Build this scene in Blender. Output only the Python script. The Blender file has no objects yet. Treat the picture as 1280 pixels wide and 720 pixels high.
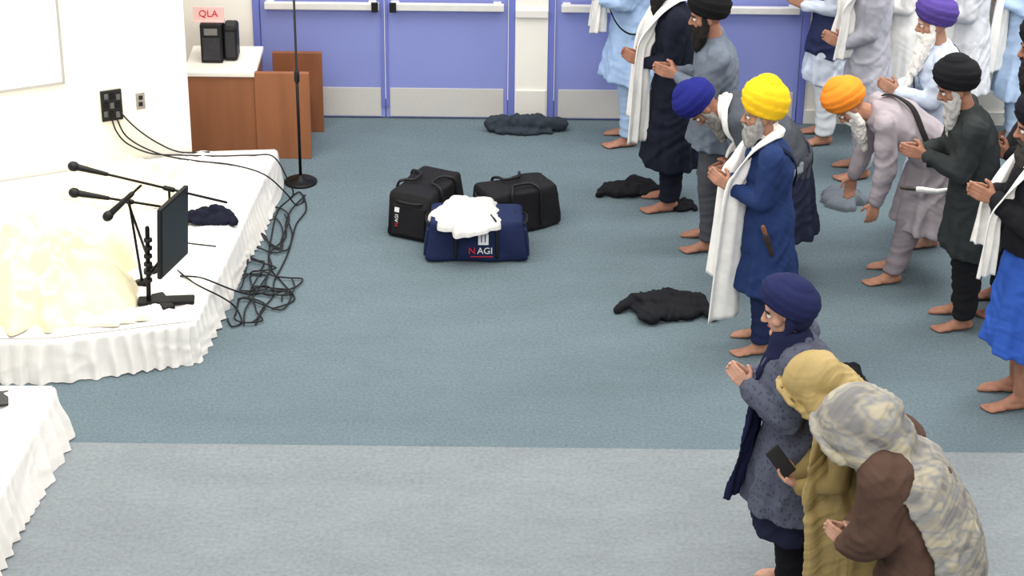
import bpy, math, random
import numpy as np
from mathutils import Vector, Matrix, noise
rad=math.radians
SC=bpy.context.scene
COL=SC.collection
random.seed(7)
# ------------------------------------------------------------------ camera model
FPX=2736.0; TH=rad(27.0); HC=6.41; ROLL=rad(0.6)
_R=np.array([1.,0,0]); _U=np.array([0,math.sin(TH),math.cos(TH)]); _F=np.array([0,math.cos(TH),-math.sin(TH)])
CR=_R*math.cos(ROLL)+_U*math.sin(ROLL); CU=_U*math.cos(ROLL)-_R*math.sin(ROLL)
CAM=np.array([0,0,HC])
def ray(u,v):
    return _F*FPX+CR*(u-640)-CU*(v-360)
def G(u,v,z=0.0):                       # point on the horizontal plane z
    d=ray(u,v); t=(z-HC)/d[2]; return CAM+d*t
def PY(u,v,Y):                          # point on the vertical plane y=Y
    d=ray(u,v); t=Y/d[1]; return CAM+d*t
def PL(u,v,p,n):
    d=ray(u,v); t=np.dot(p-CAM,n)/np.dot(d,n); return CAM+d*t
cam=bpy.data.cameras.new('camera'); cam.sensor_width=36; cam.lens=FPX/1280*36; cam.clip_end=100
co=bpy.data.objects.new('camera',cam); COL.objects.link(co)
M=Matrix(((CR[0],CU[0],-_F[0],0),(CR[1],CU[1],-_F[1],0),(CR[2],CU[2],-_F[2],HC),(0,0,0,1)))
co.matrix_world=M; SC.camera=co
# ------------------------------------------------------------------ materials
def lin(c):
    return tuple(((x/255)/12.92 if x/255<=.04045 else ((x/255+.055)/1.055)**2.4) for x in c)
MATS={}
def mat(name,c,rough=.85,var=.15,scale=25,bump=.15,bscale=160,metal=0,stretch=(1,1,1),sheen=0,spec=.3):
    if name in MATS: return MATS[name]
    m=bpy.data.materials.new(name); m.use_nodes=True; nt=m.node_tree; N=nt.nodes; L=nt.links
    b=N['Principled BSDF']; b.inputs['Roughness'].default_value=rough; b.inputs['Metallic'].default_value=metal
    b.inputs['Specular IOR Level'].default_value=spec
    if sheen: b.inputs['Sheen Weight'].default_value=sheen
    c=lin(c)
    tc=N.new('ShaderNodeTexCoord'); mp=N.new('ShaderNodeMapping'); mp.inputs['Scale'].default_value=stretch
    L.new(tc.outputs['Object'],mp.inputs['Vector'])
    n=N.new('ShaderNodeTexNoise'); n.inputs['Scale'].default_value=scale; n.inputs['Detail'].default_value=4
    L.new(mp.outputs['Vector'],n.inputs['Vector'])
    r=N.new('ShaderNodeValToRGB'); r.color_ramp.elements[0].position=.3; r.color_ramp.elements[1].position=.7
    r.color_ramp.elements[0].color=(*[x*(1-var) for x in c],1); r.color_ramp.elements[1].color=(*[min(1,x*(1+var)) for x in c],1)
    L.new(n.outputs['Fac'],r.inputs['Fac']); L.new(r.outputs['Color'],b.inputs['Base Color'])
    if bump:
        n2=N.new('ShaderNodeTexNoise'); n2.inputs['Scale'].default_value=bscale; n2.inputs['Detail'].default_value=3
        L.new(mp.outputs['Vector'],n2.inputs['Vector'])
        bp=N.new('ShaderNodeBump'); bp.inputs['Strength'].default_value=bump; bp.inputs['Distance'].default_value=.01
        L.new(n2.outputs['Fac'],bp.inputs['Height']); L.new(bp.outputs['Normal'],b.inputs['Normal'])
    MATS[name]=m; return m
def ramp_mat(name,tex,scale,stops,rough=.85,bump=.2,detail=3,bs=120,stretch=(1,1,1),spec=.2):
    if name in MATS: return MATS[name]
    m=bpy.data.materials.new(name); m.use_nodes=True; nt=m.node_tree; N=nt.nodes; L=nt.links
    b=N['Principled BSDF']; b.inputs['Roughness'].default_value=rough; b.inputs['Specular IOR Level'].default_value=spec
    tc=N.new('ShaderNodeTexCoord'); mp=N.new('ShaderNodeMapping'); mp.inputs['Scale'].default_value=stretch
    L.new(tc.outputs['Object'],mp.inputs['Vector'])
    if tex=='noise':
        n=N.new('ShaderNodeTexNoise'); n.inputs['Detail'].default_value=detail; out=n.outputs['Fac']
    else:
        n=N.new('ShaderNodeTexVoronoi'); out=n.outputs['Distance']
    n.inputs['Scale'].default_value=scale
    L.new(mp.outputs['Vector'],n.inputs['Vector'])
    r=N.new('ShaderNodeValToRGB'); e=r.color_ramp.elements
    while len(e)<len(stops): e.new(.5)
    for i,(p,c) in enumerate(stops): e[i].position=p; e[i].color=(*lin(c),1)
    L.new(out,r.inputs['Fac']); L.new(r.outputs['Color'],b.inputs['Base Color'])
    n2=N.new('ShaderNodeTexNoise'); n2.inputs['Scale'].default_value=bs
    L.new(tc.outputs['Object'],n2.inputs['Vector'])
    bp=N.new('ShaderNodeBump'); bp.inputs['Strength'].default_value=bump; bp.inputs['Distance'].default_value=.01
    L.new(n2.outputs['Fac'],bp.inputs['Height']); L.new(bp.outputs['Normal'],b.inputs['Normal'])
    MATS[name]=m; return m
def cloth(c,tag=''):
    return mat('cloth_%d_%d_%d%s'%(*c,tag),c,.9,.07,14,.10,170,sheen=.0,spec=.12)
# ------------------------------------------------------------------ mesh builder
def A(*p): return np.array(p,dtype=float)
def nrm(v): return v/ (np.linalg.norm(v)+1e-9)
class S:
    def __init__(s): s.v=[]; s.f=[]
    def rings(s,R,cap=True,closed=False):
        n=len(R[0]); o=len(s.v)
        for r in R: s.v.extend([tuple(p) for p in r])
        m=len(R)
        for i in range(m-1 if not closed else m):
            i2=(i+1)%m
            for j in range(n):
                k=(j+1)%n
                s.f.append((o+i*n+j,o+i*n+k,o+i2*n+k,o+i2*n+j))
        if cap and not closed:
            s.f.append(tuple(o+j for j in range(n))[::-1]); s.f.append(tuple(o+(m-1)*n+j for j in range(n)))
        return s
    def cap(s,p0,p1,r0,r1,n=12):
        a=p1-p0; L=np.linalg.norm(a); a=a/(L+1e-9)
        t=A(0,0,1) if abs(a[2])<.9 else A(1,0,0)
        u=nrm(np.cross(a,t)); w=np.cross(a,u); th=np.arange(n)*2*math.pi/n
        circ=np.outer(np.cos(th),u)+np.outer(np.sin(th),w)
        R=[]
        for q in (-88,-60,-30,0): R.append(p0+a*r0*math.sin(rad(q))+circ*r0*math.cos(rad(q)))
        for q in (0,30,60,88): R.append(p1+a*r1*math.sin(rad(q))+circ*r1*math.cos(rad(q)))
        return s.rings(R)
    def chain(s,P,r,n=12):
        for i in range(len(P)-1): s.cap(P[i],P[i+1],r[i],r[i+1],n)
        return s
    def ell(s,c,rx,ry,rz,ax=None,n=20,m=12):
        if ax is None: ax=(A(1,0,0),A(0,1,0),A(0,0,1))
        th=np.arange(n)*2*math.pi/n; R=[]
        for i in range(m+1):
            q=-math.pi/2*.985+math.pi*.985*i/m
            R.append(c+ax[2]*rz*math.sin(q)+np.outer(np.cos(th)*rx*math.cos(q),ax[0])+np.outer(np.sin(th)*ry*math.cos(q),ax[1]))
        return s.rings(R)
    def box(s,x0,x1,y0,y1,z0,z1):
        o=len(s.v)
        s.v+= [(x0,y0,z0),(x1,y0,z0),(x1,y1,z0),(x0,y1,z0),(x0,y0,z1),(x1,y0,z1),(x1,y1,z1),(x0,y1,z1)]
        for f in ((3,2,1,0),(4,5,6,7),(0,1,5,4),(1,2,6,5),(2,3,7,6),(3,0,4,7)): s.f.append(tuple(o+i for i in f))
        return s
    def obox(s,c,ax,hx,hy,hz):
        o=len(s.v)
        for dz in (-1,1):
            for dx,dy in ((-1,-1),(1,-1),(1,1),(-1,1)):
                s.v.append(tuple(c+ax[0]*hx*dx+ax[1]*hy*dy+ax[2]*hz*dz))
        for f in ((3,2,1,0),(4,5,6,7),(0,1,5,4),(1,2,6,5),(2,3,7,6),(3,0,4,7)): s.f.append(tuple(o+i for i in f))
        return s
    def lathe(s,c,prof,n=32):
        th=np.arange(n)*2*math.pi/n; R=[]
        for r,z in prof: R.append(np.stack([c[0]+r*np.cos(th),c[1]+r*np.sin(th),np.full(n,c[2]+z)],1))
        return s.rings(R)
    def tube(s,P,r,n=8,res=8,closed=False):
        Q=catmull(P,res); R=[]; th=np.arange(n)*2*math.pi/n; pu=None
        for i in range(len(Q)):
            t=nrm(Q[min(i+1,len(Q)-1)]-Q[max(i-1,0)])
            if pu is None: pu=nrm(np.cross(t,A(.3,.2,.93)))
            u=nrm(pu-t*np.dot(pu,t)); pu=u; w=np.cross(t,u)
            R.append(Q[i]+np.outer(np.cos(th),u)*r+np.outer(np.sin(th),w)*r)
        return s.rings(R)
    def ribbon(s,P,lat,W,folds=3,amp=.012,th=.007,res=8,m=18,seed=0):
        Q=catmull(P,res); Lt=catmull(lat,res); Wd=catmull([A(w,0,0) for w in W],res)[:,0]
        R=[]; n=len(Q)
        for i in range(n):
            t=nrm(Q[min(i+1,n-1)]-Q[max(i-1,0)]); l=nrm(Lt[i]-t*np.dot(Lt[i],t)); nn=np.cross(t,l)
            sj=np.linspace(-.5,.5,m)
            off=amp*np.sin(2*math.pi*folds*sj+seed+.4*math.sin(i*.23+seed))+amp*.5*np.sin(2*math.pi*folds*1.7*sj+i*.12)
            mid=Q[i]+np.outer(sj*Wd[i],l)+np.outer(off,nn)
            R.append(np.concatenate([mid+nn*th/2,(mid-nn*th/2)[::-1]]))
        return s.rings(R)
def catmull(P,res):
    P=[np.array(p,dtype=float) for p in P]; out=[]
    n=len(P)
    for i in range(n-1):
        p0=P[max(i-1,0)];p1=P[i];p2=P[i+1];p3=P[min(i+2,n-1)]
        for k in range(res):
            t=k/res
            out.append(.5*((2*p1)+(-p0+p2)*t+(2*p0-5*p1+4*p2-p3)*t*t+(-p0+3*p1-3*p2+p3)*t**3))
    out.append(P[-1]); return np.array(out)
def obj(name,s,m,parent=None,smooth=True,bevel=0,loc=None,rotz=0):
    if isinstance(s,S):
        me=bpy.data.meshes.new(name); me.from_pydata(s.v,[],s.f); me.update()
        if smooth: me.polygons.foreach_set('use_smooth',[True]*len(me.polygons))
    else: me=s; me.name=name
    me.materials.clear()
    for q in (m if isinstance(m,(list,tuple)) else [m]): me.materials.append(q)
    o=bpy.data.objects.new(name,me); COL.objects.link(o)
    if parent: o.parent=parent
    if loc is not None: o.location=loc
    o.rotation_euler[2]=rotz
    if bevel:
        b=o.modifiers.new('bevel','BEVEL'); b.width=bevel; b.segments=2; b.limit_method='ANGLE'
    return o
def bake(s,voxel,smooth=4,disp=()):
    me=bpy.data.meshes.new('tmp'); me.from_pydata(s.v,[],s.f); me.update()
    ob=bpy.data.objects.new('tmp',me); COL.objects.link(ob)
    m=ob.modifiers.new('r','REMESH'); m.mode='VOXEL'; m.voxel_size=voxel; m.use_smooth_shade=True
    if smooth:
        q=ob.modifiers.new('s','SMOOTH'); q.factor=.5; q.iterations=smooth
    for st,scl in disp:
        t=bpy.data.textures.new('c','CLOUDS'); t.noise_scale=scl; t.noise_depth=1
        d=ob.modifiers.new('d','DISPLACE'); d.texture=t; d.texture_coords='LOCAL'; d.strength=st; d.mid_level=.5
    dg=bpy.context.evaluated_depsgraph_get()
    m2=bpy.data.meshes.new_from_object(ob.evaluated_get(dg))
    bpy.data.objects.remove(ob); bpy.data.meshes.remove(me)
    m2.polygons.foreach_set('use_smooth',[True]*len(m2.polygons))
    return m2
def crease(me,amp,wl,d,seed=0.0,along=4.5,warp=.8,zmin=None):
    """irregular soft cloth creases, short across direction d and long along the rest"""
    n=len(me.vertices); c=np.empty(n*3); me.vertices.foreach_get('co',c); c=c.reshape(-1,3)
    no=np.empty(n*3); me.vertex_normals.foreach_get('vector',no); no=no.reshape(-1,3)
    d=nrm(A(*d)); t=A(0,0,1) if abs(d[2])<.8 else A(1,0,0); e1=nrm(np.cross(d,t)); e2=np.cross(d,e1)
    N=noise.noise; a0=c@d/wl; a1=c@e1/(wl*along); a2=c@e2/(wl*along); di=np.empty(n)
    for i in range(n):
        p=c[i]; w=N(Vector((p[0]*3+seed,p[1]*3,p[2]*3)))*warp*2
        v=N(Vector((a0[i]+w,a1[i]+seed,a2[i]))); v2=N(Vector((a0[i]*.5-w,a2[i]*.7,a1[i]+seed+7)))
        di[i]=.9*(.35-1.5*abs(v))+.8*v2
    c=c+no*(di*amp)[:,None]
    if zmin is not None: c[:,2]=np.maximum(c[:,2],zmin)
    me.vertices.foreach_set('co',c.ravel()); me.update()
    return me
def empty(name,label,cat,loc,rotz=0,group=None):
    o=bpy.data.objects.new(name,None); COL.objects.link(o); o.empty_display_size=.1
    o.location=loc; o.rotation_euler[2]=rotz; o['label']=label; o['category']=cat
    if group: o['group']=group
    return o
def tag(o,label,cat,group=None):
    o['label']=label; o['category']=cat
    if group: o['group']=group
    return o
def struct(o): o['kind']='structure'; return o
def text_mesh(txt,size,ext=.001):
    cu=bpy.data.curves.new('t','FONT'); cu.body=txt; cu.size=size; cu.extrude=ext; cu.align_x='CENTER'; cu.align_y='CENTER'
    ob=bpy.data.objects.new('t',cu); COL.objects.link(ob)
    me=bpy.data.meshes.new_from_object(ob.evaluated_get(bpy.context.evaluated_depsgraph_get()))
    bpy.data.objects.remove(ob); return me
# ------------------------------------------------------------------ common materials
M_carpet=ramp_mat('carpet_dark','noise',55,[(.3,(90,106,113)),(.7,(109,124,131))],.97,.25,6,110)
M_strip=ramp_mat('carpet_light','noise',40,[(.3,(122,129,133)),(.7,(137,144,148))],.97,.12,5,110)
for mm,sc,lo in ((M_carpet,1.6,.92),(M_strip,1.7,.88)):      # soft traffic wear
    nt=mm.node_tree; b=nt.nodes['Principled BSDF']; lk=b.inputs['Base Color'].links[0]; src=lk.from_socket
    n=nt.nodes.new('ShaderNodeTexNoise'); n.inputs['Scale'].default_value=sc; n.inputs['Detail'].default_value=8; n.inputs['Roughness'].default_value=.65
    tc=nt.nodes.new('ShaderNodeTexCoord'); mpp=nt.nodes.new('ShaderNodeMapping'); mpp.inputs['Scale'].default_value=(1,2.2,1)
    nt.links.new(tc.outputs['Object'],mpp.inputs['Vector']); nt.links.new(mpp.outputs['Vector'],n.inputs['Vector'])
    r=nt.nodes.new('ShaderNodeValToRGB'); r.color_ramp.elements[0].position=.3; r.color_ramp.elements[1].position=.7
    r.color_ramp.elements[0].color=(lo,lo,lo,1); r.color_ramp.elements[1].color=(1.06,1.06,1.06,1)
    nt.links.new(n.outputs['Fac'],r.inputs['Fac'])
    mx=nt.nodes.new('ShaderNodeMix'); mx.data_type='RGBA'; mx.blend_type='MULTIPLY'; mx.inputs[0].default_value=1
    nt.links.new(src,mx.inputs[6]); nt.links.new(r.outputs['Color'],mx.inputs[7]); nt.links.new(mx.outputs[2],b.inputs['Base Color'])
M_wall=mat('wall_paint',(245,241,231),.8,.02,3,.05,80)
M_door=mat('door_paint',(138,147,208),.45,.03,2,.03,60)
M_frame=mat('door_frame_paint',(114,123,196),.45,.03,4,.02,60)
M_steel=mat('brushed_steel',(205,202,197),.38,.06,40,.05,200,metal=.05,stretch=(1,1,12))
M_alum=mat('aluminium',(224,222,218),.35,.04,20,0,metal=.1)
M_white=mat('white_cloth',(241,238,233),.45,.03,6,.12,40,spec=.35)
M_white2=mat('white_shawl',(214,212,209),.9,.03,6,.1,60)
M_cream=mat('cream_lace',(241,230,194),.9,.05,20,.25,60)
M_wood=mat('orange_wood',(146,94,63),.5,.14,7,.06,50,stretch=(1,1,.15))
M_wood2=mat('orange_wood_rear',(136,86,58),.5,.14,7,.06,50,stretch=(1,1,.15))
M_black=mat('black_plastic',(24,24,26),.5,.1,20,.05,100)
M_metal=mat('black_metal',(20,20,22),.4,.1,20,0,metal=.4)
M_screen=mat('dark_screen',(30,32,36),.3,.05,5,0,spec=.5)
M_cable=mat('black_cable',(26,26,29),.55,.1,20,0)
M_bagb=mat('black_nylon',(27,27,30),.75,.12,30,.25,220,spec=.2)
M_bagn=mat('navy_nylon',(28,39,74),.75,.12,30,.25,220,spec=.2)
M_pink=mat('pink_card',(238,196,190),.8,.03,10,0)
M_red=mat('red_ink',(205,40,50),.6,.02,10,0)
M_wink=mat('white_ink',(225,225,228),.6,.02,10,0)
M_eyew=mat('eye_white',(225,220,212),.3,.02,10,0)
M_iris=mat('eye_iris',(40,26,20),.2,.02,10,0)
# ------------------------------------------------------------------ room shell
pD=G(540,149); YD=pD[1]
def XD(u): return PY(u,150,YD)[0]
bl=G(85,553); br=G(1170,565)
sl=(br[1]-bl[1])/(br[0]-bl[0]); def_y=lambda x: bl[1]+sl*(x-bl[0])
s=S(); XL,XR=-7.0,6.5
s.v=[(XL,def_y(XL),0),(XR,def_y(XR),0),(XR,YD+.4,0),(XL,YD+.4,0)]; s.f=[(0,1,2,3)]
struct(obj('floor',s,M_carpet,smooth=False))
s=S(); s.v=[(XL,4.5,0),(XR,4.5,0),(XR,def_y(XR),0),(XL,def_y(XL),0)]; s.f=[(0,1,2,3)]
struct(obj('floor',s,M_strip,smooth=False))
DT=2.12
xs=[XD(322),XD(643),XD(683),XD(1003)]
s=S(); s.box(XL,xs[0],YD,YD+.2,0,3.2).box(xs[1],xs[2],YD-.03,YD+.2,0,3.2).box(xs[3],XR,YD,YD+.2,0,3.2).box(xs[0],xs[1],YD,YD+.2,DT,3.2).box(xs[2],xs[3],YD,YD+.2,DT,3.2)
struct(obj('wall_back',s,M_wall,smooth=False))
M_base=mat('base_white',(230,227,220),.6,.03,5,0)
s=S(); s.box(xs[3],XR,YD-.015,YD,0,.11); struct(obj('baseboard_back',s,M_base,smooth=False,bevel=.004))
s=S(); s.box(xs[1]+.01,xs[2]-.01,YD-.045,YD-.03,0,.26).box(xs[1]-.0,xs[2]+.0,YD-.06,YD-.03,.84,.90); struct(obj('trim_1',s,M_base,smooth=False,bevel=.005))
dn=1
for (a,b) in ((xs[0],xs[1]),(xs[2],xs[3])):
    s=S(); s.box(a,a+.05,YD-.02,YD+.12,0,DT).box(b-.05,b,YD-.02,YD+.12,0,DT).box(a+.05,b-.05,YD-.02,YD+.12,DT-.05,DT)
    struct(obj('trim_%d'%(dn//2+2),s,M_frame,smooth=False,bevel=.004))
    mid=(a+b)/2
    for (p,q) in ((a+.055,mid-.004),(mid+.004,b-.055)):
        s=S(); s.box(p,q,YD+.01,YD+.055,.008,DT-.055); d=struct(obj('door_%d'%dn,s,M_door,smooth=False,bevel=.004))
        s=S(); s.box(p+.03,q-.03,YD+.004,YD+.01,.02,.25); obj('kick_plate',s,M_steel,d,smooth=False,bevel=.002)
        s=S(); s.box(p+.04,q-.03,YD-.06,YD-.02,.885,.94).box(p+.05,p+.11,YD-.02,YD+.01,.88,.945).box(q-.11,q-.05,YD-.02,YD+.01,.88,.945); pb=obj('panic_bar',s,M_alum,d,smooth=False,bevel=.006)
        s=S(); e=(q-.085 if q<=mid else p+.04); s.box(e,e+.05,YD-.07,YD-.0601,.875,.95); obj('bar_end',s,M_black,pb,smooth=False)
        s=S(); e=(q-.02 if q<=mid else p); s.box(e,e+.02,YD-.005,YD+.01,.1,DT-.1); obj('edge_strip',s,M_frame,d,smooth=False)
        dn+=1
# angled left wall and its return
W1=G(240,188,.28); W0=G(0,226,.28); wd=nrm((W0-W1)*A(1,1,0)); wn=A(-wd[1],wd[0],0)
if wn[1]>0: wn=-wn
We=W1+wd*4.2
s=S(); b0=W1-wn*.2; b1=We-wn*.2
s.rings([np.array([[W1[0],W1[1],z],[We[0],We[1],z],[b1[0],b1[1],z],[b0[0],b0[1],z]]) for z in (0,3.2)])
struct(obj('wall_left',s,M_wall,smooth=False))
s=S(); r1=A(XD(222),YD,0)
s.rings([np.array([[W1[0]-.13,W1[1]+.1,z],[W1[0]-.3,W1[1]+.1,z],[r1[0]-.2,r1[1],z],[r1[0],r1[1],z]]) for z in (0,3.2)])
struct(obj('wall_return',s,M_wall,smooth=False))
def WP(u,v,o=0): return PL(u,v,W1+wn*o,wn)
wax=(-wd,wn,A(0,0,1))     # right along the wall, out of the wall, up
def wall_box(s,u0,v0,u1,v1,o0,o1):
    p=WP((u0+u1)/2,(v0+v1)/2); a=WP(u0,(v0+v1)/2); b=WP(u1,(v0+v1)/2); t=WP((u0+u1)/2,v0); bb=WP((u0+u1)/2,v1)
    s.obox(p+wn*(o0+o1)/2,wax,np.linalg.norm(b-a)/2,(o1-o0)/2,abs(t[2]-bb[2])/2); return s
# whiteboard (right and lower edges are in frame)
pr=WP(75,60); zb=WP(40,107)[2]
rt=tag(obj('whiteboard',S().obox(pr+wd*.9+A(0,0,zb+.6-pr[2])+wn*.012,wax,.9,.01,.6),mat('whiteboard_white',(250,250,248),.35,.01,3,0),smooth=False),'white board with thin grey metal frame hung on the left wall','whiteboard')
s=S(); c=pr+wd*.9+A(0,0,zb+.6-pr[2])+wn*.016
s.obox(c-wd*.9,wax,.008,.014,.61).obox(c+wd*.9,wax,.008,.014,.61).obox(c+A(0,0,.6),wax,.9,.014,.008).obox(c-A(0,0,.6),wax,.9,.014,.008)
obj('frame',s,mat('frame_grey',(176,174,170),.5,.05,10,0),rt,smooth=False)
# audio jack panel and outlet
s=S(); wall_box(s,126,112,152,150,.0,.02); rt=tag(obj('jack_panel',s,M_black,smooth=False,bevel=.003),'black audio jack panel with rows of sockets on the left wall','wall panel')
for i in range(3):
    for j in range(3):
        s=S(); wall_box(s,129+i*7.5,116+j*11,134+i*7.5,123+j*11,.02,.028); obj('socket',s,M_metal if (i+j)%2 else mat('socket_grey',(90,90,92)),rt,smooth=False,bevel=.002)
s=S(); wall_box(s,170,116,181,136,.0,.008); rt=tag(obj('wall_outlet',s,mat('outlet_grey',(150,146,140)),smooth=False,bevel=.002),'small grey wall outlet right of the black jack panel','outlet')
for k in (0,1):
    s=S(); wall_box(s,173,119+k*8,178,124+k*8,.008,.011); obj('receptacle',s,M_black,rt,smooth=False)
# ------------------------------------------------------------------ stages
def skirt(path,z1,flare,seed,wl=.105,amp=.012):
    P=[];Nn=[];tot=0;T=[]
    for i in range(len(path)-1):
        a,b=path[i],path[i+1]; L=np.linalg.norm(b-a); k=int(L/.008); t=nrm(b-a); nn=A(-t[1],t[0],0)
        for q in range(k):
            P.append(a+(b-a)*q/k); Nn.append(nn); T.append(tot+L*q/k)
        tot+=L
    Nn=np.array(Nn); ker=18
    Ns=np.array([nrm(Nn[max(0,i-ker):i+ker+1].mean(0)) for i in range(len(Nn))])
    s=S(); m=24; W=len(P); N1=lambda x,y=0: noise.noise(Vector((x,seed*3.7,y)))
    for r in range(m+1):
        f=r/m
        for i in range(W):
            t=T[i]; ph=t/wl*2*math.pi+14*N1(t*1.5)+1.2*N1(t*3,f*1.2)
            am=amp*max(.15,.8+1.8*N1(t*2.2,5+f*.4))
            g=max(0,min(1,(f-.10)/.55)); a=am*g**.8*(math.sin(ph)+.35*math.sin(2.1*ph+seed))
            w=N1(t*1.3,f*2)
            cr=.010*(.35-1.4*abs(N1(t*4+w*2,f*1.3+seed)))*g
            off=flare*f**1.4+a+cr+.05*f*N1(t*1.4,f*.6)
            rd=max(0,1-f/.16); off+=.035*(1-rd**2)**.5-.035-.012*(f==0)
            p=P[i]+Ns[i]*(off+.02)
            s.v.append((p[0],p[1],z1*(1-f)+(.002 if f else -.004)+.016*f*max(0,N1(t*3,9)+.25)))
    for r in range(m):
        for i in range(W-1): s.f.append((r*W+i,(r+1)*W+i,(r+1)*W+i+1,r*W+i+1))
    return s
def top_grid(back,front,z,nu,nv,seed,amp=.024):
    def along(pl,t):
        L=[np.linalg.norm(pl[i+1]-pl[i]) for i in range(len(pl)-1)]; d=t*sum(L)
        for i,l in enumerate(L):
            if d<=l or i==len(L)-1: return pl[i]+(pl[i+1]-pl[i])*(d/l)
            d-=l
    s=S()
    for i in range(nu+1):
        a=along(back,i/nu); b=along(front,i/nu)
        for j in range(nv+1):
            p=a+(b-a)*j/nv; e=min(1,min(i,j,nv-j)/4)
            w=noise.noise(Vector((p[0]*1.4,p[1]*1.4,seed+9)))
            v=noise.noise(Vector((p[0]*4+w*3,p[1]*2.2-w*3,seed+5))); v3=noise.noise(Vector((p[0]*3-w*4,p[1]*8+w*2,seed+15)))
            h=amp*e*(noise.noise(Vector((p[0]*2.5,p[1]*2.5,seed)))+.8*(1-2*abs(v))+.6*(1-2*abs(v3)))
            s.v.append((p[0],p[1],z+max(-.004,h)))
    for i in range(nu):
        for j in range(nv):
            o=i*(nv+1)+j; s.f.append((o,o+1,o+nv+2,o+nv+1))
    return s
SZ=.28
a_=G(346,232); b_=G(244,452); c_=G(70,474)
fl=A(-5.0,c_[1]-.10,0)
wl_=We*A(1,1,0)
wc=W1*A(1,1,0)+A(.05,-.02,0)
st=empty('stage_platform','low stage covered in white cloth with pleated skirt along the left wall','platform',(b_[0]-.8,b_[1]+.9,0))
def rel(o,root): o.parent=root; o.matrix_parent_inverse=Matrix.Translation(-Vector(root.location)); return o
rel(obj('cloth_top',top_grid([a_,wc,wl_],[b_,c_,fl],SZ,170,130,2.0),M_white),st)
rel(obj('skirt',skirt([wc,a_,b_,c_,fl],SZ,.035,1.0),M_white),st)
s=S(); I=.10
base=[a_+A(-I,-.03,0),b_+A(-I,I,0),c_+A(0,I,0),fl+A(0,I,0),wl_+A(.05,-.02,0),wc+A(0,-I,0)]
s.rings([np.array([[p[0],p[1],z] for p in base]) for z in (.0,SZ-.035)]); rel(obj('riser',s,M_white,smooth=False),st)
SZ2=.34
d_p=G(72,548); e_p=G(-4,698)
e2=e_p+nrm(e_p-d_p)*1.2
st2=empty('stage_platform','second white skirted platform section nearest the viewer at the left edge','platform',(d_p[0]-.6,d_p[1]-.6,0))
rel(obj('cloth_top',top_grid([d_p,A(-5,d_p[1],0)],[e2,A(-5,e2[1],0)],SZ2,70,70,8.),M_white),st2)
rel(obj('skirt',skirt([d_p+A(-2.2,0,0),d_p,e2],SZ2,.05,3.0),M_white),st2)
# ------------------------------------------------------------------ cloth heaps
def heap(rx,ry,h,seed,fq=7,drop=0,nr=50,nt=128,prof=.65,radial=0,irr=.25,rough=1.0,rk=9,soft=.006):
    s=S(); NV=lambda *a: noise.noise(Vector(a))
    an=seed*1.7; ca,sa=math.cos(an),math.sin(an)
    for i in range(nr+1):
        r=i/nr
        for j in range(nt):
            t=2*math.pi*j/nt
            R=1+irr*NV(math.cos(t)*1.6,math.sin(t)*1.6,seed)+irr*.5*NV(math.cos(t)*4,math.sin(t)*4,seed+3)
            x=rx*r*R*math.cos(t); y=ry*r*R*math.sin(t)
            wx=NV(x*fq*.35,y*fq*.35,seed+11)*1.6; wy=NV(x*fq*.35,y*fq*.35,seed+17)*1.6
            ux=(x*ca+y*sa)*fq*.45+wx; uy=(-x*sa+y*ca)*fq*1.15+wy
            v=NV(ux,uy,seed*3.1); rg=1-2.2*math.sqrt(v*v+soft); v=NV(ux*1.1+4,uy*2.1,seed*2); rg2=1-2.2*math.sqrt(v*v+soft)
            z=h*max(0,1-r**2.6)**prof*(.6+rough*(.38*rg+.16*rg2))
            if radial: z+=radial*min(1,r*1.6)*max(0,1-r**3)*(math.sin(rk*t+4*wx)+.6*math.sin(rk*2.1*t+3*wy+seed))*(.6+.6*rg)
            z=max(z+.012,.006) - drop*r**3
            if i==nr: z=(.002 if not drop else -drop)
            s.v.append((x,y,z))
    for i in range(nr):
        for j in range(nt):
            k=(j+1)%nt; s.f.append((i*nt+j,(i+1)*nt+j,(i+1)*nt+k,i*nt+k))
    return s
def jacket(u,v,w,dp,h,rot,seed,m,label,z=0,roll=False):
    """a dropped garment: overlapping folded panels with two sleeves thrown across"""
    p=G(u,v,z); r=random.Random(seed); s=S(); X=w/2; Y=dp/2
    if roll:
        s.chain([A(-X*.9,-.01,h*.5),A(-X*.3,.02,h*.55),A(X*.3,-.01,h*.55),A(X*.9,.02,h*.5)],[h*.42,h*.55,h*.52,h*.4],16)
        s.chain([A(-X*.7,-Y*.6,.02),A(0,-Y*.8,.025),A(X*.6,-Y*.5,.02)],[.022,.026,.022])
    else:
        s.ell(A(0,0,h*.28),X*.72,Y*.80,h*.42)
        for i in range(6):
            a=r.uniform(0,6.28); c=A(math.cos(a)*X*.42,math.sin(a)*Y*.42,h*r.uniform(.2,.5)); t=r.uniform(0,3.1)
            s.ell(c,X*r.uniform(.3,.5),Y*r.uniform(.3,.55),h*r.uniform(.25,.45),(A(math.cos(t),math.sin(t),0),A(-math.sin(t),math.cos(t),0),A(0,0,1)))
        for sg in (1,-1):
            q=min(.045,w*.1)
            s.chain([A(sg*X*.15,sg*Y*.3,h*.6),A(sg*X*.62,sg*Y*.1+.02,h*.5),A(sg*X*.88,-Y*.45,q*.6)],[q,q*.95,q*.7],14)
    me=crease(bake(s,.007,3),.020,.06,(r.uniform(-1,1),1,.4),seed,3.5,1.0,.002)
    crease(me,.010,.03,(1,r.uniform(-1,1),.3),seed+3,3,1.0,.002)
    return tag(obj('jacket',me,m,loc=p,rotz=rot),label,'jacket')
MJ=cloth((30,31,35)); MJ2=cloth((52,59,67)); MJ3=cloth((98,104,112)); MJn=cloth((26,28,42))
jacket(658,164,.60,.19,.12,0,1.2,MJ2,'rolled dark grey jacket on the carpet in front of the blue doors',roll=True)
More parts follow.
